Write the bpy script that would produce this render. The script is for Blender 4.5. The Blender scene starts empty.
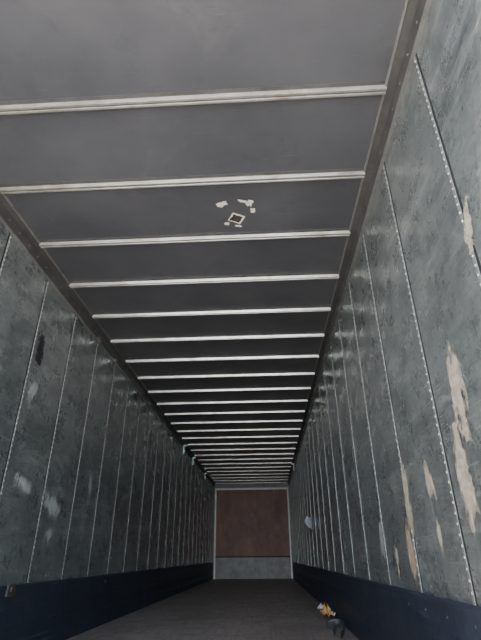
import bpy, bmesh, math, random
from mathutils import Vector, Matrix
random.seed(7)
XL,XR,H,D,Y0,ZK=-1.808,.769,2.86,16.55,.75,.467
BOW0,BS=1.629,.61
C=bpy.context.scene.collection

# ---------------------------------------------------------------- materials
class NT:
    def __init__(s,name):
        s.m=bpy.data.materials.new(name); s.m.use_nodes=True; s.t=s.m.node_tree; s.n=s.t.nodes; s.n.clear()
        s.out=s.n.new("ShaderNodeOutputMaterial"); s.b=s.n.new("ShaderNodeBsdfPrincipled")
        s.t.links.new(s.b.outputs[0],s.out.inputs[0]); s.co=s.n.new("ShaderNodeTexCoord").outputs["Object"]
    def L(s,a,b): s.t.links.new(a,b)
    def mapping(s,sc,rot=(0,0,0),loc=(0,0,0)):
        k=s.n.new("ShaderNodeMapping"); k.inputs["Scale"].default_value=sc; k.inputs["Rotation"].default_value=rot; k.inputs["Location"].default_value=loc
        s.L(s.co,k.inputs[0]); return k.outputs[0]
    def noise(s,scale,detail=4,rough=.55,vec=None,dist=0):
        k=s.n.new("ShaderNodeTexNoise"); k.inputs["Scale"].default_value=scale; k.inputs["Detail"].default_value=detail
        k.inputs["Roughness"].default_value=rough; k.inputs["Distortion"].default_value=dist
        s.L(vec if vec else s.co,k.inputs["Vector"]); return k.outputs["Fac"]
    def ramp(s,f,stops):
        k=s.n.new("ShaderNodeValToRGB"); e=k.color_ramp.elements
        while len(e)<len(stops): e.new(.5)
        for i,(p,c) in enumerate(stops):
            e[i].position=p; e[i].color=(c,c,c,1) if isinstance(c,(int,float)) else (*c,1)
        s.L(f,k.inputs[0]); return k.outputs[0]
    def mix(s,f,a,b,mode="MIX"):
        k=s.n.new("ShaderNodeMix"); k.data_type="RGBA"; k.blend_type=mode
        for v,i in ((f,0),(a,6),(b,7)):
            if hasattr(v,"is_output"): s.L(v,k.inputs[i])
            else: k.inputs[i].default_value=v if isinstance(v,(int,float)) else (*v,1)
        return k.outputs[2]
    def math(s,op,a,b):
        k=s.n.new("ShaderNodeMath"); k.operation=op
        for i,v in enumerate((a,b)):
            if hasattr(v,"is_output"): s.L(v,k.inputs[i])
            else: k.inputs[i].default_value=v
        return k.outputs[0]
    def set(s,col=None,rough=None,metal=None,spec=None):
        for v,nm in ((col,"Base Color"),(rough,"Roughness"),(metal,"Metallic"),(spec,"Specular IOR Level")):
            if v is None: continue
            i=s.b.inputs[nm]
            if hasattr(v,"is_output"): s.L(v,i)
            else: i.default_value=v if isinstance(v,(int,float)) else (*v,1)
    def bump(s,h,strength=.3,dist=.01):
        k=s.n.new("ShaderNodeBump"); k.inputs["Strength"].default_value=strength; k.inputs["Distance"].default_value=dist
        s.L(h,k.inputs["Height"]); s.L(k.outputs[0],s.b.inputs["Normal"])

def wall_mat():
    t=NT("galvanised_wall_panel")
    base=t.ramp(t.noise(1.1,6,.65),[(.3,(.150,.170,.172)),(.7,(.268,.292,.289))])
    fine=t.ramp(t.noise(26,6,.75),[(.3,.6),(.7,1.35)])
    c=t.mix(.75,base,fine,"MULTIPLY")
    bl=t.ramp(t.noise(2.6,9,.78,dist=1.6),[(.48,0),(.68,1)])
    c=t.mix(t.math("MULTIPLY",bl,.5),c,(.39,.415,.405))
    dk=t.ramp(t.noise(1.8,9,.75,vec=t.mapping((1,1,1),loc=(4,9,2)),dist=.8),[(.47,0),(.66,1)])
    c=t.mix(t.math("MULTIPLY",dk,.6),c,(.065,.074,.080))
    dk2=t.ramp(t.noise(9,8,.8,vec=t.mapping((1,1,.6),loc=(8,1,2))),[(.60,0),(.66,1)])
    c=t.mix(t.math("MULTIPLY",dk2,.55),c,(.045,.05,.054))
    for rot,th,col,am in (((.6,0,0),.54,(.44,.46,.45),.5),((-.5,0,0),.56,(.05,.056,.062),.5),((1.3,0,0),.54,(.44,.46,.45),.45),((.9,0,0),.57,(.05,.056,.062),.45)):
        sr=t.ramp(t.noise(1.1,8,.75,vec=t.mapping((1,1.5,8),rot,(3,rot[0]*9,1))),[(th,0),(th+.12,1)])
        c=t.mix(t.math("MULTIPLY",sr,am),c,col)
    for rot,sc,th,am in (((.5,0,0),(1,3,60),.67,.35),((-.7,0,0),(1,2.5,70),.68,.35),((.05,0,0),(1,1.2,50),.68,.3),((1.35,0,0),(1,2,60),.68,.35),((1.0,0,0),(1,5,90),.68,.35)):
        sr=t.ramp(t.noise(1.5,3,.5,vec=t.mapping(sc,rot)),[(th,0),(th+.03,1)])
        c=t.mix(t.math("MULTIPLY",sr,am),c,(.53,.545,.53))
    ch=t.ramp(t.noise(7,8,.85,vec=t.mapping((1,1,.45),loc=(1,5,3))),[(.675,0),(.69,1)])
    c=t.mix(t.math("MULTIPLY",ch,.6),c,(.50,.49,.45))
    t.set(c,t.ramp(t.noise(5,6,.75),[(.3,.18),(.7,.44)]),.5,.5)
    t.bump(t.math("ADD",t.math("MULTIPLY",t.noise(1.7,2,.4),1.0),t.math("MULTIPLY",t.noise(22,4,.6),.05)),.75,.055)
    return t.m
def ceil_mat():
    t=NT("roof_sheet")
    c=t.ramp(t.noise(1.3,5,.6),[(.3,(.076,.078,.088)),(.7,(.116,.117,.127))])
    c=t.mix(t.ramp(t.noise(3,8,.8,dist=1),[(.55,0),(.75,.4)]),c,(.045,.045,.050))
    c=t.mix(t.ramp(t.noise(2,8,.8,vec=t.mapping((1,1,1),loc=(7,2,0)),dist=1),[(.55,0),(.75,.3)]),c,(.18,.178,.18))
    sr=t.ramp(t.noise(1.5,4,.6,vec=t.mapping((2,60,1),(0,0,.1))),[(.68,0),(.72,.2)])
    c=t.mix(sr,c,(.28,.275,.27))
    t.set(c,.34,.25,.5)
    t.bump(t.noise(1.6,2,.4),.7,.05)
    return t.m
def bow_mat():
    t=NT("galvanised_bow")
    c=t.ramp(t.noise(6,6,.7,vec=t.mapping((1,3,3))),[(.3,(.29,.282,.265)),(.7,(.52,.50,.47))])
    c=t.mix(t.ramp(t.noise(3.5,8,.75,vec=t.mapping((.7,1,1),loc=(3,0,0))),[(.50,0),(.64,.8)]),c,(.25,.21,.155))
    t.set(c,.32,.6,.6); return t.m
def simple(name,a,b,scale=4,rough=.6,metal=0.,spec=.4,bump=0):
    t=NT(name); t.set(t.ramp(t.noise(scale,7,.7),[(.32,a),(.7,b)]),rough,metal,spec)
    if bump: t.bump(t.noise(scale*4,5,.6),bump,.01)
    return t.m
def kick_mat():
    t=NT("navy_scuff_steel")
    c=t.ramp(t.noise(3,7,.7),[(.3,(.020,.026,.042)),(.7,(.042,.053,.080))])
    for rot in (.03,-.06):
        sr=t.ramp(t.noise(1.5,4,.6,vec=t.mapping((1,1.0,45),(rot,0,0))),[(.64,0),(.70,.5)])
        c=t.mix(sr,c,(.13,.15,.18))
    t.set(c,.5,.3,.4); t.bump(t.noise(5,4,.6),.4,.02); return t.m
def floor_mat():
    t=NT("hardwood_floor_boards")
    x=t.n.new("ShaderNodeSeparateXYZ"); t.L(t.co,x.inputs[0])
    fr=t.math("FRACT",t.math("MULTIPLY",x.outputs[0],3.2),0)
    gap=t.math("MULTIPLY",t.math("LESS_THAN",fr,.03),.3)
    bid=t.n.new("ShaderNodeTexWhiteNoise"); bid.noise_dimensions="1D"; t.L(t.math("FLOOR",t.math("MULTIPLY",x.outputs[0],3.2),0),bid.inputs["W"])
    grain=t.noise(4,8,.7,vec=t.mapping((9,.7,1)))
    c=t.ramp(grain,[(.3,(.19,.155,.142)),(.7,(.42,.355,.325))])
    c=t.mix(.4,c,t.ramp(bid.outputs["Value"],[(0,.8),(1,1.1)]),"MULTIPLY")
    c=t.mix(t.ramp(t.noise(1.5,8,.8,dist=1),[(.45,0),(.6,.6)]),c,(.10,.086,.08))
    c=t.mix(t.ramp(t.noise(14,6,.8),[(.64,0),(.68,.5)]),c,(.5,.46,.42))
    c=t.mix(gap,c,(.03,.026,.024))
    t.set(c,.42,0,.5); t.bump(grain,.4,.01); return t.m
def ply_mat():
    t=NT("red_plywood")
    c=t.ramp(t.noise(2,8,.75,vec=t.mapping((1,1,.6))),[(.3,(.14,.070,.058)),(.7,(.25,.140,.12))])
    c=t.mix(t.ramp(t.noise(3,8,.8,vec=t.mapping((1,1,.5),loc=(5,0,1))),[(.56,0),(.68,.5)]),c,(.33,.24,.21))
    t.set(c,.6,0,.4); return t.m
def decal_mat(name,col,col2,th,scale=40,zs=.4):
    t=NT(name)
    uv=t.n.new("ShaderNodeTexCoord").outputs["UV"]
    k=t.n.new("ShaderNodeVectorMath"); k.operation="SUBTRACT"; k.inputs[1].default_value=(.5,.5,0); t.L(uv,k.inputs[0])
    l=t.n.new("ShaderNodeVectorMath"); l.operation="LENGTH"; t.L(k.outputs[0],l.inputs[0])
    nz=t.math("ADD",t.math("MULTIPLY",t.noise(scale,7,.85,vec=t.mapping((1,1,zs))),2.4),t.math("MULTIPLY",t.noise(scale*.3,3,.6,vec=t.mapping((1,1,zs))),2.0))
    s=t.math("SUBTRACT",nz,t.math("MULTIPLY",l.outputs["Value"],1.7))
    a=t.ramp(t.math("MULTIPLY",s,.4),[(th,0),(th+.015,1)])
    t.set(t.ramp(t.noise(30,4,.7),[(.4,col),(.6,col2)]),.65,0,.3)
    tr=t.n.new("ShaderNodeBsdfTransparent"); mx=t.n.new("ShaderNodeMixShader")
    t.L(a,mx.inputs[0]); t.L(tr.outputs[0],mx.inputs[1]); t.L(t.b.outputs[0],mx.inputs[2]); t.L(mx.outputs[0],t.out.inputs[0])
    return t.m
M=dict(wall=wall_mat(),ceil=ceil_mat(),bow=bow_mat(),kick=kick_mat(),floor=floor_mat(),ply=ply_mat(),
 rail=simple("aged_rail_metal",(.068,.067,.068),(.125,.122,.12),5,.5,.4),
 railedge=simple("rail_edge_metal",(.17,.168,.165),(.30,.29,.28),8,.4,.5),
 strip=simple("seam_strip_metal",(.20,.215,.21),(.35,.365,.355),9,.35,.45),
 groove=simple("seam_shadow_gap",(.008,.010,.012),(.02,.022,.024),9,.8),
 rivet=simple("rivet_metal",(.42,.425,.415),(.66,.66,.64),12,.35,.5),
 post=simple("light_grey_post",(.42,.41,.40),(.60,.58,.56),5,.5,.2),
 steel=simple("grey_steel_plate",(.105,.10,.097),(.19,.18,.175),4,.5,.2),
 conc=simple("yard_concrete",(.42,.41,.39),(.55,.54,.51),1,.9),
 paper=simple("torn_paper",(.58,.54,.47),(.80,.77,.70),30,.8),
 ink=simple("adhesive_residue",(.02,.02,.02),(.07,.06,.06),30,.8),
 card=simple("orange_cardboard",(.50,.27,.09),(.70,.42,.17),12,.8),
 strap=simple("dark_webbing",(.05,.055,.06),(.12,.12,.13),30,.8),
 label=simple("white_label_and_glint",(.60,.66,.70),(.72,.78,.80),8,.6),
 tan=decal_mat("exposed_liner_patch",(.46,.425,.35),(.31,.27,.21),.615),
 pale=decal_mat("pale_scrape",(.36,.38,.375),(.29,.31,.31),.69,60),
 orange=decal_mat("rust_brown_scrape",(.30,.21,.13),(.42,.36,.28),.62),
 black=decal_mat("black_rub_mark",(.01,.01,.012),(.03,.03,.035),.62,30,.7))

# ---------------------------------------------------------------- mesh helpers
def obj(name,verts,faces,mats,fm=None,parent=None,uvs=None,smooth=False):
    me=bpy.data.meshes.new(name); me.from_pydata(verts,[],faces)
    for m in mats: me.materials.append(m)
    if fm:
        for p,i in zip(me.polygons,fm): p.material_index=i
    if uvs:
        l=me.uv_layers.new(name="UVMap")
        for i,u in enumerate(uvs): l.data[i].uv=u
    if smooth: me.shade_smooth()
    me.update(); o=bpy.data.objects.new(name,me); C.objects.link(o)
    if parent: o.parent=parent
    return o
class Acc:
    def __init__(s): s.v=[];s.f=[];s.m=[]
    def box(s,x0,x1,y0,y1,z0,z1,m=0):
        b=len(s.v); s.v+=[(x,y,z) for x in (x0,x1) for y in (y0,y1) for z in (z0,z1)]
        for q in ((0,1,3,2),(4,6,7,5),(0,4,5,1),(2,3,7,6),(0,2,6,4),(1,5,7,3)):
            s.f.append([b+i for i in q]); s.m.append(m)
    def extr(s,prof,a0,a1,fn,m=0,ms=None):
        b=len(s.v);n=len(prof)
        for a in (a0,a1): s.v+=[fn(p,a) for p in prof]
        for i in range(n):
            j=(i+1)%n; s.f.append([b+i,b+j,b+n+j,b+n+i]); s.m.append(ms[i] if ms else m)
        s.f.append([b+i for i in range(n)]); s.m.append(m)
        s.f.append([b+n+i for i in reversed(range(n))]); s.m.append(m)
    def dome(s,c,ax,r,h,m=0,n=6):
        c=Vector(c);ax=Vector(ax); u=ax.orthogonal().normalized(); w=ax.cross(u); b=len(s.v)
        for rr,hh in ((r,0),(r*.75,h*.7)):
            for i in range(n):
                a=2*math.pi*i/n; s.v.append(tuple(c+u*rr*math.cos(a)+w*rr*math.sin(a)+ax*hh))
        s.v.append(tuple(c+ax*h))
        for i in range(n):
            j=(i+1)%n; s.f.append([b+i,b+j,b+n+j,b+n+i]); s.m.append(m); s.f.append([b+n+i,b+n+j,b+2*n]); s.m.append(m)
    def make(s,name,mats,parent=None): 
        o=obj(name,s.v,s.f,mats,s.m,parent)
        bm=bmesh.new(); bm.from_mesh(o.data); bmesh.ops.recalc_face_normals(bm,faces=bm.faces); bm.to_mesh(o.data); bm.free(); return o

T=.04
# ---------------------------------------------------------------- shell
a=Acc(); a.box(XL-T,XR+T,Y0,D,-.05,0); floor=a.make("floor",[M["floor"]])
a=Acc(); a.box(XL-T,XR+T,Y0,D,H,H+.04); ceiling=a.make("ceiling",[M["ceil"]])
a=Acc(); a.box(XL-T,XL,Y0,D,0,H); wl=a.make("wall_left",[M["wall"]])
a=Acc(); a.box(XR,XR+T,Y0,D,0,H); wr=a.make("wall_right",[M["wall"]])

# front bulkhead
a=Acc(); a.box(XL-T,XR+T,D,D+.05,-.05,H+.04,0); wb=a.make("wall_back",[M["steel"]])
a=Acc(); a.box(XL+.10,XR-.08,D-.012,D,.62,2.66); 
a.make("plywood_panel",[M["ply"]],wb)
a=Acc(); a.box(XL+.03,XR-.03,D-.03,D,0,.60,0); a.box(XL+.03,XR-.03,D-.035,D,.60,.63,1); a.make("lower_kick_panel",[M["steel"],M["groove"]],wb)
a=Acc()
a.box(XL+.04,XL+.085,D-.05,D,.0,2.70); a.box(XR-.075,XR-.03,D-.05,D,.0,2.70); a.box(XL+.04,XR-.03,D-.04,D,2.66,2.72)
a.make("bulkhead_frame",[M["post"]],wb)

# roof bows: hat-section channels
prof=[(-.046,0),(-.046,-.003),(-.024,-.003),(-.018,-.026),(-.006,-.026),(-.003,-.020),(.003,-.020),(.006,-.026),(.018,-.026),(.024,-.003),(.046,-.003),(.046,0)]
bm_=[1,1,0,0,0,1,0,0,0,1,1,1]
a=Acc(); k=-1
while BOW0+k*BS<D-.1:
    y=BOW0+k*BS; a.extr(prof,XL+.065,XR-.065,lambda p,x:(x,y+p[0],H+p[1]),0,bm_)
    for s in (-1,1):
        for i in range(9): a.dome((XL+.2+i*(XR-XL-.4)/8,y+s*.036,H-.003),(0,0,-1),.005,.003,1)
    k+=1
a.make("roof_bows",[M["bow"],M["rail"]])

# roof rails (angle section) each side
for sgn,X,nm in ((1,XL,"roof_rail"),(-1,XR,"roof_rail")):
    a=Acc()
    pr=[(0,0),(.075,0),(.075,-.012),(.066,-.016),(.062,-.010),(.018,-.014),(.014,-.105),(.020,-.112),(.020,-.125),(0,-.125)]
    a.extr(pr,Y0,D-.05,lambda p,y:(X+sgn*p[0],y,H-.0005+p[1]),0,[0,1,1,0,0,0,1,1,1,0])
    y=Y0+.05
    while y<D-.1:
        a.dome((X+sgn*.016,y,H-.06),(sgn,0,0),.007,.004,1); y+=.1525
    a.make(nm,[M["rail"],M["railedge"]])

# wall seams with rivets
def seams(wall,X,sgn,y0,sp,nm):
    a=Acc(); y=y0
    while y-sp>Y0+.05: y-=sp
    z0,z1=ZK,H-.125
    while y<D-.15:
        a.box(X,X+sgn*.004,y-.010,y+.010,z0,z1,0)
        a.box(X,X+sgn*.0012,y-.026,y-.010,z0,z1,1)
        a.box(X,X+sgn*.0012,y+.010,y+.017,z0,z1,1)
        z=z0+.04
        while z<z1-.02:
            a.dome((X+sgn*.004,y,z),(sgn,0,0),.0058,.0035,2); z+=.04
        y+=sp
    a.make(nm,[M["strip"],M["groove"],M["rivet"]],wall)
seams(wl,XL,1,2.56,.632,"panel_seams")
seams(wr,XR,-1,1.385,.665,"panel_seams")

# scuff plates (kick plates)
for X,sgn,wall,nm in ((XL,1,wl,"baseboard_left"),(XR,-1,wr,"baseboard_right")):
    a=Acc()
    pr=[(0,0),(.022,0),(.022,.10),(.016,.12),(.016,.20),(.022,.22),(.022,.32),(.016,.34),(.016,.44),(.020,.455),(.012,ZK),(0,ZK)]
    a.extr(pr,Y0,D-.05,lambda p,y:(X+sgn*p[0],y,p[1]+.0005))
    y=Y0+.1
    while y<D-.1: a.dome((X+sgn*.016,y,.40),(sgn,0,0),.008,.004,0); y+=.3
    a.make(nm,[M["kick"]])

# ---------------------------------------------------------------- wall marks
def decal(wall,y,z,w,h,mat,rot=0.,k=[0]):
    X,sgn=(XL,1) if wall is wl else (XR,-1)
    k[0]+=1; x=X+sgn*(.0055+.0001*(k[0]%20)); c,s=math.cos(rot),math.sin(rot)
    vs=[(x,y+c*p*w/2-s*q*h/2,z+s*p*w/2+c*q*h/2) for p,q in ((-1,-1),(1,-1),(1,1),(-1,1))]
    obj("wall_mark_%d"%k[0],vs,[(0,1,2,3)],[M[mat]],parent=wall,uvs=[(0,0),(1,0),(1,1),(0,1)])
for d in [(1.76,1.20,.15,.44,"tan",.12),(1.87,.90,.16,.42,"tan",-.05),(2.68,.92,.13,.44,"tan",.1),(2.77,.66,.15,.36,"orange",.1),
          (2.29,.95,.13,.20,"tan",0),(2.29,.72,.10,.20,"tan",.1),(1.35,1.70,.08,.22,"tan",.35),(3.43,.75,.16,.42,"pale",.1),(3.1,.62,.1,.2,"tan",0)]:
    decal(wr,*d)
for d in [(3.30,2.14,.13,.30,"black",.1),(3.28,1.79,.24,.32,"pale",.2),(3.98,1.03,.55,.22,"pale",-.2),(3.45,1.12,.4,.16,"pale",-.3),(4.03,.81,.26,.18,"pale",0),
          (4.82,1.29,.16,.40,"pale",.05)]:
    decal(wl,*d)
# small white sheet peeling off the right wall
vs=[];fs=[]
random.seed(4)
edge=[random.uniform(.55,1) for _ in range(12)]
for i in range(6):
    t=i/5
    for j in range(5):
        q=j/4-.5
        vs.append((XR-.005-.15*t**1.3*(.8+.2*math.cos(5*q)),8.62-.30*t+.03*math.sin(4*q),1.14+q*.25*(edge[i] if q>0 else edge[i+6])))
for i in range(5):
    for j in range(4): fs.append((i*5+j,(i+1)*5+j,(i+1)*5+j+1,i*5+j+1))
obj("peeling_label",vs,fs,[M["label"]],parent=wr,smooth=True)
# bent tab at the top of the left scuff plate
a=Acc(); a.box(XL+.014,XL+.030,3.50,3.60,.40,.475); a.box(XL+.020,XL+.04,3.53,3.57,.43,.46); a.make("bent_tab",[M["ink"]],wl)

# ---------------------------------------------------------------- torn label on the ceiling
random.seed(7)
def ragged(cx,cy,w,h,rot,n=18,jit=.22):
    pts=[]
    for i in range(n):
        t=i/n*4; e=int(t); f=t-e
        p=[(-1+2*f,-1),(1,-1+2*f),(1-2*f,1),(-1,1-2*f)][e]
        p=(p[0]*w/2*(1-random.random()*jit),p[1]*h/2*(1-random.random()*jit))
        pts.append((cx+p[0]*math.cos(rot)-p[1]*math.sin(rot),cy+p[0]*math.sin(rot)+p[1]*math.cos(rot)))
    return pts
V=[];Fc=[];fm=[]
def flat(pts,z,m):
    b=len(V); V.extend([(x,y,z) for x,y in pts]); Fc.append(list(range(b,b+len(pts)))); fm.append(m)
zc=H-.003
flat(ragged(-.255,2.475,.085,.055,-.5,14,.5),zc,0); flat(ragged(-.10,2.455,.10,.03,.35,14,.5),zc,0)
flat(ragged(-.055,2.475,.05,.085,.5,14,.5),zc,0); flat(ragged(-.035,2.55,.04,.06,.1,12,.5),zc,0)
flat(ragged(-.16,2.63,.105,.10,.5,20,.12),zc,0); flat(ragged(-.163,2.632,.083,.076,.5,20,.15),zc-.001,1)
flat(ragged(-.235,2.69,.05,.04,.2,10,.5),zc,0); flat(ragged(-.15,2.72,.06,.03,.2,10,.5),zc,0)
obj("torn_label",V,Fc,[M["paper"],M["ink"]],fm)

# ---------------------------------------------------------------- bright glints on the deep rail, modelled as small white pieces
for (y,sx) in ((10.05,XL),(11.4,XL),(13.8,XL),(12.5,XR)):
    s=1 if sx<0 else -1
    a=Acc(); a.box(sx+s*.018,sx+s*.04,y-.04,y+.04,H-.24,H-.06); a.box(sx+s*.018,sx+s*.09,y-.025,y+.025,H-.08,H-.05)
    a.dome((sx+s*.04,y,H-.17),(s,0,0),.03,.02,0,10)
    a.make("rail_glint",[M["label"]])

# ---------------------------------------------------------------- debris
def crumple(name,cx,cy,w,h,hgt,mats,seed,n=9):
    random.seed(seed); vs=[];fs=[];mm=[]
    for i in range(n):
        for j in range(n):
            u,v=i/(n-1)-.5,j/(n-1)-.5
            z=hgt*(.35+.65*abs(math.sin(3.1*u*3+seed)*math.cos(2.3*v*3)))*(1-1.2*max(abs(u),abs(v)))+random.random()*.015
            vs.append((cx+u*w+random.uniform(-.01,.01),cy+v*h+random.uniform(-.015,.015),max(.002,z)))
    for i in range(n-1):
        for j in range(n-1):
            fs.append((i*n+j,(i+1)*n+j,(i+1)*n+j+1,i*n+j+1)); mm.append(0 if (i<n*.6 or j%4) else 1)
    o=obj(name,vs,fs,mats,mm); md=o.modifiers.new("s","SOLIDIFY"); md.thickness=.002; return o
cb=crumple("crumpled_cardboard",.64,6.15,.13,.42,.20,[M["card"],M["paper"]],3)
crumple("paper_scrap",.66,7.0,.08,.2,.10,[M["paper"],M["paper"]],5)
# looped strap
cu=bpy.data.curves.new("webbing_strap","CURVE"); cu.dimensions="3D"; cu.extrude=.022; cu.bevel_depth=.002
sp=cu.splines.new("BEZIER"); P=[(.60,4.75,.026),(.66,5.0,.03),(.70,5.35,.05),(.64,5.6,.03),(.56,5.45,.027),(.60,5.1,.06),(.55,4.85,.03)]
sp.bezier_points.add(len(P)-1)
for b,p in zip(sp.bezier_points,P): b.co=p; b.handle_left_type=b.handle_right_type="AUTO"
so=bpy.data.objects.new("webbing_strap",cu); C.objects.link(so); cu.materials.append(M["strap"])

# ---------------------------------------------------------------- outside
a=Acc(); a.box(-60,60,-60,60,-1.32,-1.25); a.make("ground",[M["conc"]])
w=bpy.data.worlds.new("world"); bpy.context.scene.world=w; w.use_nodes=True
n=w.node_tree.nodes; bg=n["Background"]; sk=n.new("ShaderNodeTexSky"); sk.sky_type="NISHITA"; sk.sun_disc=False
sk.sun_elevation=math.radians(50); sk.sun_rotation=math.radians(200); sk.air_density=1.2; sk.dust_density=1.2
w.node_tree.links.new(sk.outputs[0],bg.inputs[0]); bg.inputs[1].default_value=.6
sl=bpy.data.lights.new("sun","SUN"); sl.energy=36; sl.angle=.01; sl.color=(1,.94,.86)
so=bpy.data.objects.new("sun",sl); C.objects.link(so)
so.rotation_euler=Vector((.03,math.cos(math.radians(66)),-math.sin(math.radians(66)))).to_track_quat("-Z","Y").to_euler()
pl=bpy.data.lights.new("door_opening_portal","AREA"); pl.shape="RECTANGLE"; pl.size=XR-XL; pl.size_y=H; pl.cycles.is_portal=True
po=bpy.data.objects.new("door_opening_portal",pl); C.objects.link(po); po.location=((XL+XR)/2,Y0-.01,H/2); po.rotation_euler=(math.radians(90),0,0)
# broad fill lamp added far behind the open doors to brighten the deep end
yl=bpy.data.lights.new("added_fill_light","AREA"); yl.shape="RECTANGLE"; yl.size=9; yl.size_y=5; yl.energy=2900; yl.color=(.78,.89,1)
yo=bpy.data.objects.new("added_fill_light",yl); C.objects.link(yo); yo.location=(-.5,-12,2.6); yo.rotation_euler=(math.radians(90),0,0)

# ---------------------------------------------------------------- camera
f,p,yaw,roll=453.9,.4798,-.05171,-.007081
cy,sy,cp,sp_=math.cos(yaw),math.sin(yaw),math.cos(p),math.sin(p)
Fv=Vector((sy*cp,cy*cp,sp_)); r0=Vector((cy,-sy,0)); u0=r0.cross(Fv)
r=math.cos(roll)*r0+math.sin(roll)*u0; u=-math.sin(roll)*r0+math.cos(roll)*u0
cd=bpy.data.cameras.new("camera"); co=bpy.data.objects.new("camera",cd); C.objects.link(co)
cd.sensor_fit="AUTO"; cd.sensor_width=36; cd.lens=f*36/640; cd.clip_start=.02
mt=Matrix((r,u,-Fv)).transposed().to_4x4(); mt.translation=Vector((0,0,.6365)); co.matrix_world=mt
bpy.context.scene.camera=co
